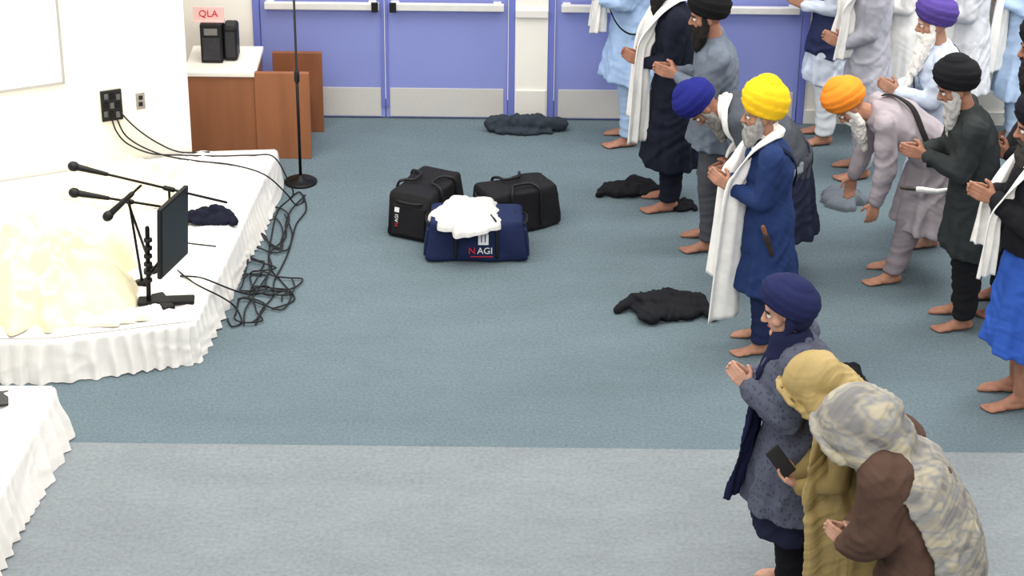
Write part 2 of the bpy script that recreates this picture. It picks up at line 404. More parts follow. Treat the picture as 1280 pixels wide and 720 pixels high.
jacket(784,240,.48,.28,.10,.15,2.7,MJ,'small black jacket on carpet by the feet of the person in the black coat')
jacket(850,260,.24,.20,.07,.0,3.3,MJ,'black cloth crumpled behind the bare feet of the person in the black coat')
jacket(832,388,.68,.42,.13,-.15,4.9,MJ,'large black jacket lying on open carpet left of the yellow turbaned person')
p=G(1056,252); tag(obj('jacket',heap(.17,.16,.07,5.4,8,irr=.4,prof=.5,rough=1.1),MJ3,loc=p),'grey jacket on the carpet behind the orange turbaned person','jacket')
jacket(1054,478,.28,.26,.16,.2,6.1,MJ,'black jacket heap behind the dark blue turbaned person')
jacket(262,277,.38,.28,.10,.0,7.7,MJn,'dark cloth folded on the white stage right of the monitor',z=SZ+.014)
# cream heaps on the stage
p=G(64,348,SZ+.012); tag(obj('draped_cloth',heap(.48,.66,.36,11.3,5,0,nr=110,nt=280,prof=.75,radial=.04,irr=.5,rough=1.0,rk=7,soft=.015),M_cream,loc=p,rotz=.25),'large cream lace cloth draped in a heap on the stage','cloth')
p=G(160,232,SZ+.012); tag(obj('draped_cloth',heap(.40,.40,.14,13.9,6,radial=.02,irr=.4,nr=70,nt=200,rk=6,soft=.015),M_cream,loc=p),'small cream cloth heap behind the microphones','cloth')
p=G(112,400,SZ+.012); tag(obj('draped_cloth',heap(.36,.10,.06,15.9,8,irr=.5),mat('cream_sheet',(240,234,214),.9,.05,8,.3,40),loc=p,rotz=.1),'pale cream sheet bunched along the front of the stage','cloth')
p=G(2,503,SZ2); rt=tag(obj('smartphone',S().box(-.04,.04,-.08,.08,0.02,.03),M_black,smooth=False,bevel=.004,loc=p,rotz=.2),'black phone lying on the near platform at the left edge','phone')
obj('screen',S().box(-.036,.036,-.074,.074,.03,.0308),M_screen,rt,smooth=False)
# ------------------------------------------------------------------ wooden kiosk
y0=G(356,197)[1]; y1=y0+.5; xm=G(322,197)[0]; xr=G(390,197)[0]; xr2=G(405,165)[0]; xl=xm-(xr-xm)*1.27
rt=empty('reception_desk','orange brown wood desk with white top and two wing panels beside the blue doors','desk',((xl+xm)/2,(y0+y1)/2,0))
KZ=.66
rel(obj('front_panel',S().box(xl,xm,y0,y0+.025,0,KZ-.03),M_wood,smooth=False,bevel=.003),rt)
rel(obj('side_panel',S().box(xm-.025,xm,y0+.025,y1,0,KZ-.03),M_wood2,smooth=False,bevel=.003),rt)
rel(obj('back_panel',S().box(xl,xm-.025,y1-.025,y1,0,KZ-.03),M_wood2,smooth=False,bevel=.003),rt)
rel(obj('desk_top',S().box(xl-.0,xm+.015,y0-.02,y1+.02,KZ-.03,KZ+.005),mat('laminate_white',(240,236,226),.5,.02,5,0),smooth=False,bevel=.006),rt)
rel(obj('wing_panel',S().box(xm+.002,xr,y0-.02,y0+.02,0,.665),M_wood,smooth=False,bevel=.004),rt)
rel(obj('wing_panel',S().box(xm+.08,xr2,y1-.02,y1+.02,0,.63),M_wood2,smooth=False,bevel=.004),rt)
rel(obj('shelf_panel',S().box(xm+.002,xr-.05,y0+.02,y1-.02,.30,.325),M_wood2,smooth=False),rt)
ym=(y0+y1)/2
q=PY(268,78,ym)
rt=tag(obj('speaker_box',S().box(q[0]-.08,q[0]+.075,ym-.09,ym+.09,KZ+.006,KZ+.30),M_black,smooth=False,bevel=.008),'black box shaped speaker on the white desk top, under the pink card','speaker')
obj('grille',S().box(q[0]-.065,q[0]+.06,ym-.097,ym-.09,KZ+.03,KZ+.2),mat('grille_grey',(52,52,55),.7,.3,200,.4,300),rt,smooth=False,bevel=.003)
obj('label_plate',S().box(q[0]-.05,q[0]+.045,ym-.094,ym-.09,KZ+.22,KZ+.27),mat('plate_grey',(120,118,115)),rt,smooth=False)
x2=q[0]+.078
rt=tag(obj('desk_speaker',S().box(x2,x2+.10,ym-.05,ym+.11,KZ+.006,KZ+.27),M_black,smooth=False,bevel=.02),'slimmer black desk speaker set back to the right of the box speaker','speaker')
obj('grille',S().box(x2+.015,x2+.085,ym-.056,ym-.05,KZ+.04,KZ+.23),mat('grille_grey',(52,52,55)),rt,smooth=False,bevel=.003)
rt=tag(obj('sign_card',S().box(q[0]-.13,q[0]+.09,ym-.03,ym-.015,KZ+.301,KZ+.41),M_pink,smooth=False),'small pink card sign with red lettering on top of the black speaker','sign')
o=obj('lettering',text_mesh('QLA',.07),M_red,rt); o.location=(q[0]-.02,ym-.032,KZ+.36); o.rotation_euler=(math.pi/2,0,0)
obj('card_base',S().box(q[0]-.13,q[0]+.09,ym-.05,ym+.03,KZ+.3005,KZ+.308),M_pink,rt,smooth=False)
# ------------------------------------------------------------------ tall mic stand
p=G(376,228)
rt=empty('microphone_stand','tall thin black microphone stand with round base beside the wooden desk','microphone stand',p)
obj('base',S().lathe(A(0,0,0),[(.115,0),(.118,.012),(.10,.022),(.03,.032),(.018,.06)],36),M_metal,rt)
obj('pole',S().lathe(A(0,0,0),[(.011,.05),(.011,.80),(.008,.80),(.008,1.62)],14),M_metal,rt)
obj('clutch',S().lathe(A(0,0,0),[(.012,.76),(.019,.77),(.019,.84),(.012,.85)],16),M_black,rt)
obj('microphone',S().cap(A(-.1,0,1.66),A(.02,0,1.61),.02,.013),M_black,rt)
# ------------------------------------------------------------------ stage microphones and monitor
tb=G(208,378,SZ+.014); YT=tb[1]
rt=empty('monitor_stand','short black desk stand on the stage holding a thin portrait monitor','monitor',tb)
def Lr(p): return p-tb
s=S(); s.box(-.17,.17,-.05,.05,.0,.026); s2=obj('foot',s,M_metal,rt,smooth=False,bevel=.01,rotz=.1)
obj('foot',S().box(-.06,.02,-.11,.11,.0,.024),M_metal,rt,smooth=False,bevel=.01,rotz=.5)
obj('pole',S().cap(Lr(PY(186,376,YT)),Lr(PY(184,285,YT)),.014,.014),M_metal,rt)
for k in range(6): 
    c=Lr(PY(185,300+k*10,YT)); obj('clamp_ring',S().lathe(c,[(.015,-.012),(.026,-.008),(.026,.008),(.015,.012)],16),M_black,rt)
wdir=nrm(A(.30,.95,0)); ctr=Lr(PY(216,290,YT+.1)); up=nrm(A(.06,0,1)); nn=np.cross(wdir,up)
obj('screen_back',S().obox(ctr,(wdir,nn,up),.19,.014,.23),M_black,rt,smooth=False,bevel=.006)
obj('screen_glass',S().obox(ctr+nn*.0155,(wdir,nn,up),.175,.0015,.215),M_screen,rt,smooth=False)
obj('screen_rim',S().obox(ctr-nn*.0155,(wdir,nn,up),.12,.003,.14),mat('grille_grey',(52,52,55)),rt,smooth=False,bevel=.004)
obj('arm',S().cap(Lr(PY(186,345,YT)),ctr+A(-.03,-.05,-.1),.01,.01),M_metal,rt)
def mic(head,tail,Y0,Y1,label,foot):
    a=PY(*head,Y0); b=PY(*tail,Y1); d=nrm(b-a)
    f=G(*foot,SZ+.014); rt=empty('stage_microphone',label,'microphone',f)
    L=lambda p:p-f
    obj('mic_head',S().ell(L(a),.036,.031,.031,(d,nrm(np.cross(d,A(0,0,1))),nrm(np.cross(np.cross(d,A(0,0,1)),d)))),M_black,rt)
    obj('mic_handle',S().cap(L(a+d*.02),L(a+d*.20),.021,.013),M_black,rt)
    obj('boom',S().cap(L(a+d*.16),L(b),.008,.008,10),M_metal,rt)
    j=a+(b-a)*.62
    obj('clutch',S().cap(L(j-d*.025),L(j+d*.025),.016,.016),M_black,rt)
    obj('pole',S().cap(L(j),A(0,0,.02),.008,.009),M_metal,rt)
    obj('base',S().lathe(A(0,0,0),[(.05,0),(.05,.02),(.02,.026),(.012,.04)],24),M_metal,rt)
    return rt
mic((92,208),(283,253),YT+.16,YT+.28,'topmost of the three microphones, on a long thin boom over the stage',(216,325))
mic((93,241),(200,258),YT+.06,YT+.15,'middle microphone of three, its boom ending behind the monitor',(190,340))
mic((135,270),(176,232),YT-.03,YT+.05,'lowest and shortest microphone of three, angled upward beside the monitor',(178,356))
# ------------------------------------------------------------------ cables
def cable(pts,label,r=.0055,res=10):
    P=[]
    for q in pts:
        P.append(WP(q[0],q[1],.03) if q[2]=='w' else G(q[0],q[1],q[2]))
    o=obj('cable',S().tube(P,r,8,res),M_cable); return tag(o,label,'cable','black cables')
T=SZ+.040; F0=.012
cable([(146,148,'w'),(156,168,'w'),(175,182,'w'),(205,194,T),(245,201,T),(290,206,T),(330,218,T+.02),(356,240,.16),(370,256,F0),(380,250,F0),(374,240,F0),(362,248,F0)],'black cable from the jack panel over the far end of the stage')
cable([(140,149,'w'),(146,165,'w'),(160,180,'w'),(190,192,T),(230,194,T),(275,195,T),(315,194,T),(342,196,T),(360,225,.16),(366,244,F0),(348,262,F0),(340,292,F0),(336,330,F0),(352,352,F0),(368,374,F0),(340,386,F0)],'black cable from the jack panel down to the floor tangle')
cable([(150,140,'w'),(170,160,'w'),(196,178,'w'),(225,190,T),(262,190,T)],'short black cable from the jack panel toward the desk')
rnd=random.Random(5)
for k in range(7):
    cx,cy=[(306,335),(318,352),(334,368),(298,388),(345,352),(330,300),(344,285)][k]
    pts=[]; ph=rnd.random()*6; turns=rnd.uniform(1.1,1.9); n=int(9*turns)
    for i in range(n):
        t=ph+turns*2*math.pi*i/n; w=(38 if k<5 else 24)*(.75+.25*math.sin(i*1.1+k)); hh=(19 if k<5 else 36)*(.7+.3*math.cos(i*.7+k))
        vy=cy+hh*math.sin(t)+rnd.uniform(-4,4); lim=280+(456-vy)*.23
        pts.append((max(lim,cx+w*math.cos(t)+rnd.uniform(-5,5)),vy,F0+rnd.random()*.02))
    cable(pts,'loose black cable looped in the floor tangle beside the stage')
for k in range(2):
    pts=[(386-k*9+rnd.uniform(-7,7)-(v-244)*(.40+.07*k),v,F0+.006*k) for v in range(244,410,18)]
    pts=[(max(282+(456-v)*.23,u),v,z) for u,v,z in pts]
    cable(pts,'black cable running along the stage edge into the floor tangle')
cable([(222,338,T),(240,352,T),(254,360,T+.02),(278,372,.18),(294,384,F0),(302,402,F0),(290,408,F0),(284,398,F0)],'black cable running from the monitor over the stage edge')
cable([(225,345,T),(245,346,T),(260,350,T+.03),(290,362,.12),(314,368,F0),(335,364,F0),(356,362,F0)],'black cable over the stage edge into the middle of the tangle')
cable([(206,300,T+.1),(235,304,T+.03),(270,308,T)],'black lead lying on stage behind the monitor')
# ------------------------------------------------------------------ duffel bags
def duffel(label,c,yaw,L,W,Hh,m,front=None,EX=.24,sag=1.0):
    rt=empty('duffel_bag',label,'bag',c,yaw)
    def ring(x,sc,sg):
        th=np.arange(80)*2*math.pi/80+.02; cs,sn=np.cos(th),np.sin(th)
        y=W/2*sc*np.sign(cs)*np.abs(cs)**EX; z=Hh/2+Hh/2*sc*np.sign(sn)*np.abs(sn)**EX
        z=np.where(z>Hh*.5,z-sg*((z-Hh*.5)/(Hh*.5))**2*(1-.55*np.abs(y)/(W/2)),z)
        y=y*(1.0-.10*np.clip(z/Hh,0,1))+.008*np.sin(x*17+z*22)*np.sign(y)*sc
        xx=x*(1.0-.13*np.clip(z/Hh,0,1)**1.3)          # ends slope in toward the top
        return np.stack([xx,y,np.maximum(z,.004)],1)
    R=[]; n=36
    for i in range(n+1):
        t=i/n; x=(t-.5)*L; e=min(t,1-t)*n
        sc=[.93,.975,.99,1][min(3,int(e))]+.016*noise.noise(Vector((t*7,c[0]*3,1)))
        R.append(ring(x,sc,sag*(.018+.05*noise.noise(Vector((t*3,c[1],4)))+.03*math.sin(t*math.pi))))
    obj('body',S().rings(R),m,rt)
    trim=M_black
    s=S(); s.tube([A(-L*.38,0,Hh-.02),A(-L*.2,0,Hh-.03-.015*sag),A(0,0,Hh-.03-.02*sag),A(L*.2,0,Hh-.03-.015*sag),A(L*.38,0,Hh-.02)],.011,8,5); obj('zipper',s,trim,rt)
    for sg in (-1,1):
        yy=lambda z: sg*(W/2*(1-.10*z/Hh)+.012)
        P=[A(-L*.2,yy(Hh*.15),Hh*.15),A(-L*.19,yy(Hh*.88),Hh*.88),A(-L*.15,sg*W*.36,Hh+.004),A(-L*.09,sg*W*.20,Hh+.002),A(L*.09,sg*W*.20,Hh+.002),A(L*.15,sg*W*.36,Hh+.004),A(L*.19,yy(Hh*.88),Hh*.88),A(L*.2,yy(Hh*.15),Hh*.15)]
        obj('handle',S().tube(P,.010,8,7),trim,rt)
        pk=S(); xe=lambda z: sg*(L/2*(1.0-.13*(z/Hh)**1.3))
        for z in (Hh*.10,Hh*.72):
            for y in (-W*.36,W*.36):
                pk.v+=[(xe(z)-sg*.01,y,z),(xe(z)+sg*.014,y,z)]
        pk.f=[(0,1,3,2),(4,6,7,5),(0,4,5,1),(2,3,7,6),(0,2,6,4),(1,5,7,3)]
        obj('end_pocket',pk,m,rt,smooth=False,bevel=.007)
        x=xe(Hh*.8)
        obj('end_handle',S().tube([A(x,-.09,Hh*.80),A(x+sg*.02,-.05,Hh*.80),A(x+sg*.025,.05,Hh*.80),A(x,.09,Hh*.80)],.009,8,6),trim,rt)
    if front: front(rt,L,W,Hh)
    return rt
TILT=math.pi/2-.105
def logo_front(rt,L,W,Hh):
    def place(o,x,z): o.location=(x,-W/2*(1-.10*z/Hh)-.014,z); o.rotation_euler=(TILT,0,0)
    place(obj('lettering',text_mesh('N',.062),M_red,rt),-.030,.095); place(obj('lettering',text_mesh('AGI',.062),M_wink,rt),.056,.095)
    place(obj('underline',S().box(-.075,.075,-.0025,.0025,0,.002),M_red,rt,smooth=False),.035,.056)
    e=obj('emblem',S().box(-.034,.034,-.038,.038,0,.002),M_wink,rt,smooth=False); place(e,.045,.178)
    obj('emblem_mark',S().box(-.015,-.009,-.02,.038,.002,.004),M_bagn,e,smooth=False); obj('emblem_mark',S().box(.009,.015,-.02,.038,.002,.004),M_bagn,e,smooth=False)
def logo_left(rt,L,W,Hh):
    t=.155
    Rm=(Matrix.Rotation(-math.pi/2,4,'Z')@Matrix.Rotation(math.pi/2-t,4,'X')@Matrix.Rotation(math.pi/2,4,'Z')).to_euler()
    X=lambda z: -L/2*(1-.13*(z/Hh)**1.3)-.0165
    o=obj('lettering',text_mesh('AGI',.034),M_wink,rt); o.location=(X(.15),.085,.150); o.rotation_euler=Rm
    o=obj('lettering',text_mesh('N',.034),M_red,rt); o.location=(X(.10),.085,.104); o.rotation_euler=Rm
    e=obj('emblem',S().box(-.017,.017,-.017,.017,0,.001),M_wink,rt,smooth=False); e.location=(X(.21),.085,.21); e.rotation_euler=(math.pi/2-t,0,-math.pi/2)
f=G(595,329); duffel('navy duffel bag in front of two black bags with white lettering',(f[0],f[1]+.17,0),rad(1),.68,.35,.31,M_bagn,logo_front)
f=G(528,301); duffel('black duffel bag on the left behind the navy bag',(f[0]+.02,f[1]+.26,0),rad(66),.56,.34,.34,M_bagb,logo_left,.18,.6)
f=G(646,298); duffel('black duffel bag on the right behind the navy bag',(f[0]-.01,f[1]+.22,0),rad(28),.56,.31,.32,M_bagb,None,.18,.6)
p=G(582,264,.31)
tag(obj('shawl',heap(.23,.22,.06,21.5,7,.05,irr=.45,prof=.45,rough=1.2,nr=70,nt=180,soft=.010),M_white2,loc=(p[0],p[1],.300),rotz=-.15),'white cloth bunched on top of the navy duffel bag','cloth')
# ------------------------------------------------------------------ people
def d_(a): return A(math.sin(a),0,math.cos(a))
def f_(a): return A(math.cos(a),0,-math.sin(a))
Y_=A(0,1,0)
def skeleton(h,lean,headp,hipback,feet,fem,yaw):
    k=h/1.75; a=rad(lean); J={'k':k,'fem':fem,'h':h}
    P=A(-hipback,0,.93*k-.0006*abs(lean)*k)
    a0,a1,a2=a*.6,a*.95,a*1.2
    J['a']=(a0,a1,a2); J['P']=P
    J['waist']=P+.15*k*d_(a0); J['chest']=J['waist']+.20*k*d_(a1); J['nb']=J['chest']+.18*k*d_(a2)
    ah=rad(headp)
    hf,hu=f_(ah),d_(ah); J['hc']=J['nb']+.08*k*d_((a2+ah)/2)+.085*k*hu+.025*k*hf
    y=rad(yaw); J['hf']=hf*math.cos(y)+Y_*math.sin(y); J['hl']=Y_*math.cos(y)-hf*math.sin(y); J['hu']=hu
    J['hs']=(k+1)/2*1.06
    sw=.165 if fem else .185
    u2,f2=d_(a2),f_(a2); J['u2']=u2; J['f2']=f2
    J['sh']=[J['nb']-u2*.055*k-f2*.01+Y_*sgn*sw*k for sgn in (1,-1)]
    J['hip']=[P+Y_*sgn*.088*k-A(0,0,.03*k) for sgn in (1,-1)]
    J['ank']=[A(feet[i][0],feet[i][1],.075*k) for i in (0,1)]
    J['knee']=[]
    for i in (0,1):
        m=(J['hip'][i]+J['ank'][i])/2
        J['knee'].append(m+A(.025,0,.02*k))
    return J
def ik(Sh,W,la,lb,pole):
    v=W-Sh; D=np.linalg.norm(v)
    if D>(la+lb)*.985: W=Sh+v/D*(la+lb)*.985; v=W-Sh; D=np.linalg.norm(v)
    D=max(D,abs(la-lb)+.02)
    c=(la*la+D*D-lb*lb)/(2*D); hh=math.sqrt(max(0,la*la-c*c)); e=v/np.linalg.norm(v)
    p=nrm(pole-e*np.dot(pole,e)); return Sh+e*c+p*hh,W
def hand(s,W,d,n,l,curl,sc,spread=0):
    d=nrm(d); n=nrm(n-d*np.dot(n,d)); l=nrm(l-d*np.dot(l,d)-n*np.dot(l,n))
    offs=(.030,.010,-.010,-.028); lens=(.070,.079,.073,.057); cs=(.8,1,1.1,1.25)
    for o,L,cc in zip(offs,lens,cs):
        b=W+(d*.088+l*o)*sc; s.cap(W+(d*.012+l*o*.55)*sc,b,.015*sc,.012*sc,10)
        ang=0; p=b; r=.0098*sc
        for q,(fr) in enumerate((.45,.31,.24)):
            ang+=curl*cc*(.8 if q==0 else 1.0)
            dr=d*math.cos(ang)+n*math.sin(ang)+l*(o*spread)
            e=p+nrm(dr)*L*fr*sc; s.cap(p,e,r,r*.92,10); p=e; r*=.92
    b=W+(d*.025+l*.024+n*.006)*sc; e=b+nrm(d*.6+l*.7+n*.25)*.046*sc; g=e+nrm(d*.9+l*.25+n*.4)*.034*sc
    s.cap(b,e,.0145*sc,.0115*sc,10); s.cap(e,g,.0115*sc,.0095*sc,10)
def person(label,px,h,lean=3,headp=None,hipback=0.0,heading=180,feet=((0,.1),(-.02,-.1)),fem=False,yaw=0,arms=('clasp',.25,1.08,35),
           skin=(166,120,99),top=None,layers=(),pants=None,turban=None,beard=None,extra=None,vox=.0065,face=True,eyebrow=(40,32,30),cuff=.09):
    if headp is None: headp=lean+10
    J=skeleton(h,lean,headp,hipback,feet,fem,yaw); k=J['k']
    g=G(*px); rt=empty('person',label,'person',(g[0],g[1],0),rad(heading)); J['root']=rt
    # --- arms
    W=[None,None]; HD=[None,None]
    if arms[0]=='clasp':
        x,z,e=arms[1],arms[2]*k,rad(arms[3])
        for i,sg in ((0,1),(1,-1)):
            W[i]=A(x,sg*.042,z); HD[i]=(nrm(A(math.cos(e),-sg*.16,math.sin(e))),A(0,-sg,0),A(-math.sin(e),0,math.cos(e)),.30 if i==0 else .22)
    elif arms[0]=='hang':
        for i,sg in ((0,1),(1,-1)):
            W[i]=A(*arms[1+i]); HD[i]=(A(.15,0,-1),A(0,-sg,0),A(1,0,.2),.3)
    elif arms[0]=='custom':
        for i in (0,1):
            W[i]=A(*arms[1+i][0]); HD[i]=tuple(A(*q) for q in arms[1+i][1:4])+(arms[1+i][4],)
    E=[None,None]
    for i,sg in ((0,1),(1,-1)):
        E[i],W[i]=ik(J['sh'][i],W[i],.285*k,.25*k,A(-.5,sg*.55,-1.0))
    J['elb']=E; J['wri']=W; J['hd']=HD
    # --- body
    s=S(); u2,f2=J['u2'],J['f2']; a0,a1,a2=J['a']; fw=.92 if fem else 1
    n=28; th=np.arange(n)*2*math.pi/n
    def ring(c,f,hd,hw): return c+np.outer(np.cos(th)*hd*k,f)+np.outer(np.sin(th)*hw*k,Y_)
    s.rings([ring(J['P']-A(0,0,.09*k),f_(0),.085,.13),ring(J['P'],f_(a0*.5),.11,.16*fw),ring(J['waist'],f_(a0),.095,.135*fw),ring(J['chest'],f_(a1),.115,.16*fw),
             ring(J['nb']-u2*.09*k,f2,.10,.165*fw),ring(J['nb']-u2*.03*k,f2,.07,.11*fw),ring(J['nb'],f2,.055,.06)])
    hs=J['hs']; hc,hf,hl,hu=J['hc'],J['hf'],J['hl'],J['hu']
    s.cap(J['nb']-u2*.03*k,hc-hu*.07*hs-hf*.015,.058*k*fw,.055*k*fw)
    H=lambda x,y,z: hc+(hf*x+hl*y+hu*z)*hs
    ax=(hf,hl,hu)
    s.ell(H(-.012,0,.028),.096*hs,.077*hs,.094*hs,ax); s.ell(H(.022,0,-.045),.068*hs,.058*hs,.076*hs,ax)
    s.cap(H(.076,-.03,.026),H(.076,.03,.026),.014*hs,.014*hs); s.cap(H(.088,0,.012),H(.108,0,-.024),.009*hs,.0135*hs)
    s.cap(H(.100,-.011,-.027),H(.100,.011,-.027),.009*hs,.009*hs)
    s.ell(H(.070,0,-.10),.026*hs,.028*hs,.022*hs,ax); s.cap(H(.045,-.045,-.02),H(.045,.045,-.02),.028*hs,.028*hs)
    for sg in (1,-1): s.ell(H(-.008,sg*.078,-.008),.02*hs,.011*hs,.033*hs,ax,12,8)
    for i,sg in ((0,1),(1,-1)):
        s.chain([J['nb']-u2*.045*k+Y_*sg*.05*k,J['sh'][i],E[i],W[i]],[.05*k,.052*k*fw,.040*k*fw,.026*k])
        fo=E[i]+(W[i]-E[i])*.3; s.cap(E[i],fo,.038*k*fw,.042*k*fw); s.cap(fo,W[i],.042*k*fw,.026*k)
        d,nn,l,cu=HD[i]; hand(s,W[i],d,nn,l,cu,k*(.93 if fem else 1.0)*1.05)
        hp,kn,an=J['hip'][i],J['knee'][i],J['ank'][i]
        s.chain([hp,kn],[.085*k,.056*k]); cf=kn+(an-kn)*.35-A(.012,0,0); s.chain([kn,cf,an],[.055*k,.056*k,.036*k])
        oa=sg*rad(9); fx,fy=A(math.cos(oa),math.sin(oa),0),A(-math.sin(oa),math.cos(oa),0); b=A(an[0],an[1],0); fk=k*(.92 if fem else 1)
        FA=(fx,fy,A(0,0,1))
        s.cap(an,b+(fx*-.03+A(0,0,.038))*fk,.036*fk,.034*fk); s.cap(an,b+(fx*.07+A(0,0,.035))*fk,.036*fk,.03*fk)
        s.ell(b+(fx*.04+A(0,0,.03))*fk,.10*fk,.039*fk,.029*fk,FA); s.ell(b+(fx*.115+A(0,0,.02))*fk,.055*fk,.046*fk,.019*fk,FA)
        for t,(ty,tl,tr) in enumerate(((-.030*sg,.205,.0135),(-.010*sg,.203,.0105),(.007*sg,.197,.0100),(.022*sg,.188,.0095),(.036*sg,.175,.009))):
            s.cap(b+(fx*.135+fy*ty+A(0,0,.015))*fk,b+(fx*(tl-.012)+fy*ty+A(0,0,.012))*fk,tr*fk,tr*fk,8)
    body=obj('body',bake(s,vox,2),mat('skin_%d_%d_%d'%skin,skin,.6,.14,22,.12,120,spec=.3),rt)
    if face:
        for sg in (1,-1):
            e=S(); e.ell(H(.0765,sg*.031,.004),.0125*hs,.0125*hs,.0105*hs,ax,14,10)
            o=obj('eye',e,[M_eyew,M_iris],rt); c0=H(.0765,sg*.031,.004)
            for pl in o.data.polygons:
                v=np.array(pl.center)-c0
                if np.dot(v,hf)>.0085*hs: pl.material_index=1
            obj('eyebrow',S().chain([H(.086,sg*.014,.025),H(.087,sg*.032,.031),H(.074,sg*.052,.026)],[.0055,.0055,.004],8),mat('brow_%d'%eyebrow[0],eyebrow,.9),rt)
        obj('lips',S().chain([H(.078,-.022,-.060),H(.0885,0,-.058),H(.078,.022,-.060)],[.005,.0085,.005],8),mat('lips_%d'%skin[0],(int(skin[0]*.82),int(skin[1]*.68),int(skin[2]*.7)),.5),rt)
    # --- clothes
    MC=lambda c: c if not isinstance(c,tuple) else cloth(c)
    if pants: obj('trousers',trousers(J,cuff),MC(pants),rt)
    for t in ([top] if top else [])+list(layers):
        obj(t.get('name','tunic'),garment(J,**{q:v for q,v in t.items() if q not in('col','name')}),MC(t['col']),rt)
    if turban: make_turban(J,turban,rt)
    if beard: make_beard(J,beard,rt)
    if extra: extra(J,rt)
    return rt,J
def trousers(J,cuff,loose=1.0):
    s=S(); k=J['k']
    s.ell(J['P']-A(0,0,.02),.125*k,.165*k,.12*k)
    for i in (0,1):
        hp,kn,an=J['hip'][i],J['knee'][i],J['ank'][i]; e=kn+(an-kn)*((kn[2]-cuff*k)/(kn[2]-an[2]))
        s.chain([hp,kn],[.108*k,.082*k]); R=[]; n=20; th=np.arange(n)*2*math.pi/n
        for t in np.linspace(0,1,9):
            c=kn+(e-kn)*t-A(.012*math.sin(t*math.pi),0,0); r=(.082-.012*t)*k*loose*(1+.03*math.sin(t*19+i)*t)
            R.append(c+np.stack([np.cos(th)*r*1.05,np.sin(th)*r*.95,0*th],1))
        s.rings(R)
    return crease(bake(s,.0105,4),.014,.07,(.5,.1,.8),seed=k)
def garment(J,hem=.5,off=.02,flare=.05,sleeve=1.0,sleeves=True,fold=.06,nf=9,seed=0,hemx=None,slen=.94,cr=.015,upper=True):
    s=S(); k=J['k']; fw=.93 if J['fem'] else 1; n=72; th=np.arange(n)*2*math.pi/n
    u2,f2=J['u2'],J['f2']; a0,a1,a2=J['a']; P=J['P']
    def ring(c,f,hd,hw,am=0):
        m=1+am*(np.sin(nf*th+seed+1.2*np.sin(2*th+seed))+.5*np.sin(nf*1.9*th+2*seed))
        return c+np.outer(np.cos(th)*hd*k*m,f)+np.outer(np.sin(th)*hw*k*m,Y_)
    R=[]; hz=hem*k; top=P[2]-.03*k
    if hemx is None: hemx=P[0]*.55+ (J['ank'][0][0]+J['ank'][1][0])*.12
    if hz<top:
        N=max(4,int((top-hz)/.05))
        for i in range(N):
            t=i/N; z=hz+(top-hz)*t; e=(1-t)
            R.append(ring(A(hemx+(P[0]-hemx)*t,0,z),f_(0),.12+off+flare*e**.8,.168*fw+off+flare*.9*e**.8,fold*e**.7))
    R+= [ring(P,f_(a0*.5),.122+off,.17*fw+off,fold*.15),ring(J['waist'],f_(a0),.108+off,.15*fw+off,.008)]
    if upper:
        R+=[ring(J['chest'],f_(a1),.125+off*.9+(.015 if J['fem'] else 0),.168*fw+off*.9,.006),
         ring(J['nb']-u2*.085*k,f2,.112+off*.7,.172*fw+off*.6),ring(J['nb']-u2*.03*k,f2,.082+off*.5,.118*fw+off*.5),ring(J['nb']+u2*.03*k,f2,.062+off*.3,.064+off*.3)]
    s.rings(R)
    if upper:
        for i,sg in ((0,1),(1,-1)):
            sh,E,W=J['sh'][i],J['elb'][i],J['wri'][i]
            s.cap(J['nb']-u2*.05*k+Y_*sg*.07*k,sh,.055*k+off*.4,.06*k+off*.5)
            if sleeves:
                w=E+(W-E)*slen; m=E+(W-E)*.5
                s.chain([sh,(sh+E)/2,E],[(.060*k+off*.5)*sleeve,(.057*k+off*.4)*sleeve,(.052*k+off*.35)*sleeve])
                s.chain([E,m,w],[(.052*k+off*.35)*sleeve,(.046*k+off*.35)*sleeve,(.036*k+off*.3)*sleeve])
    me=bake(s,.010,4,((.012,.2),))
    crease(me,cr,.065,(.75,.3,.55),seed=seed)
    return crease(me,cr*.28,.035,(.5,.4,-.75),seed+20,6,.6)
def make_turban(J,spec,rt):
    col,style=spec[0],spec[1]; hs=J['hs']*(spec[2] if len(spec)>2 else 1.14); hc,hf,hl,hu=J['hc'],J['hf'],J['hl'],J['hu']
    n=84; m=34; th=np.arange(n)*2*math.pi/n-math.pi; R=[]
    tilt=rad({'dastar':-17,'peak':-14,'round':-22,'dome':-30}[style])
    f2=hf*math.cos(tilt)-hu*math.sin(tilt); u2=hu*math.cos(tilt)+hf*math.sin(tilt)
    bx,by,H,bul=dict(dastar=(.098,.084,.166,.027),peak=(.096,.082,.192,.026),round=(.104,.09,.135,.024),dome=(.100,.086,.122,.018))[style]
    c=hc+(hu*.036-hf*.018)*hs
    for i in range(m+1):
        t=i/m; q=t*math.pi/2*.985
        prof=math.cos(q)**(.62 if style!='peak' else .74); b=bul*math.sin(min(1,t*1.6)*math.pi)**.8*(1 if t<.62 else .9)
        ph=(t*6.5+.9*np.abs(th)/math.pi*(1-t)*1.6)%1.0
        rid=(.0075 if style!='dome' else .0045)*(ph-.5)*(1-t*.55)
        rx=bx*prof+b+rid; ry=by*prof+b*.95+rid
        if i==m: rx=ry=np.full(n,.004)
        zz=(-.028+H*math.sin(q)**.95)+.012*np.cos(th)*(1-t)
        R.append(c+(np.outer(np.cos(th)*rx,f2)+np.outer(np.sin(th)*ry,hl)+np.outer(zz*np.ones(n),u2))*hs)
    inner=[c+(np.outer(np.cos(th)*(bx-.02),f2)+np.outer(np.sin(th)*(by-.02),hl)+np.outer((-.03)*np.ones(n),u2))*hs]
    obj('turban',S().rings(inner+R),col if not isinstance(col,tuple) else cloth(col),rt)
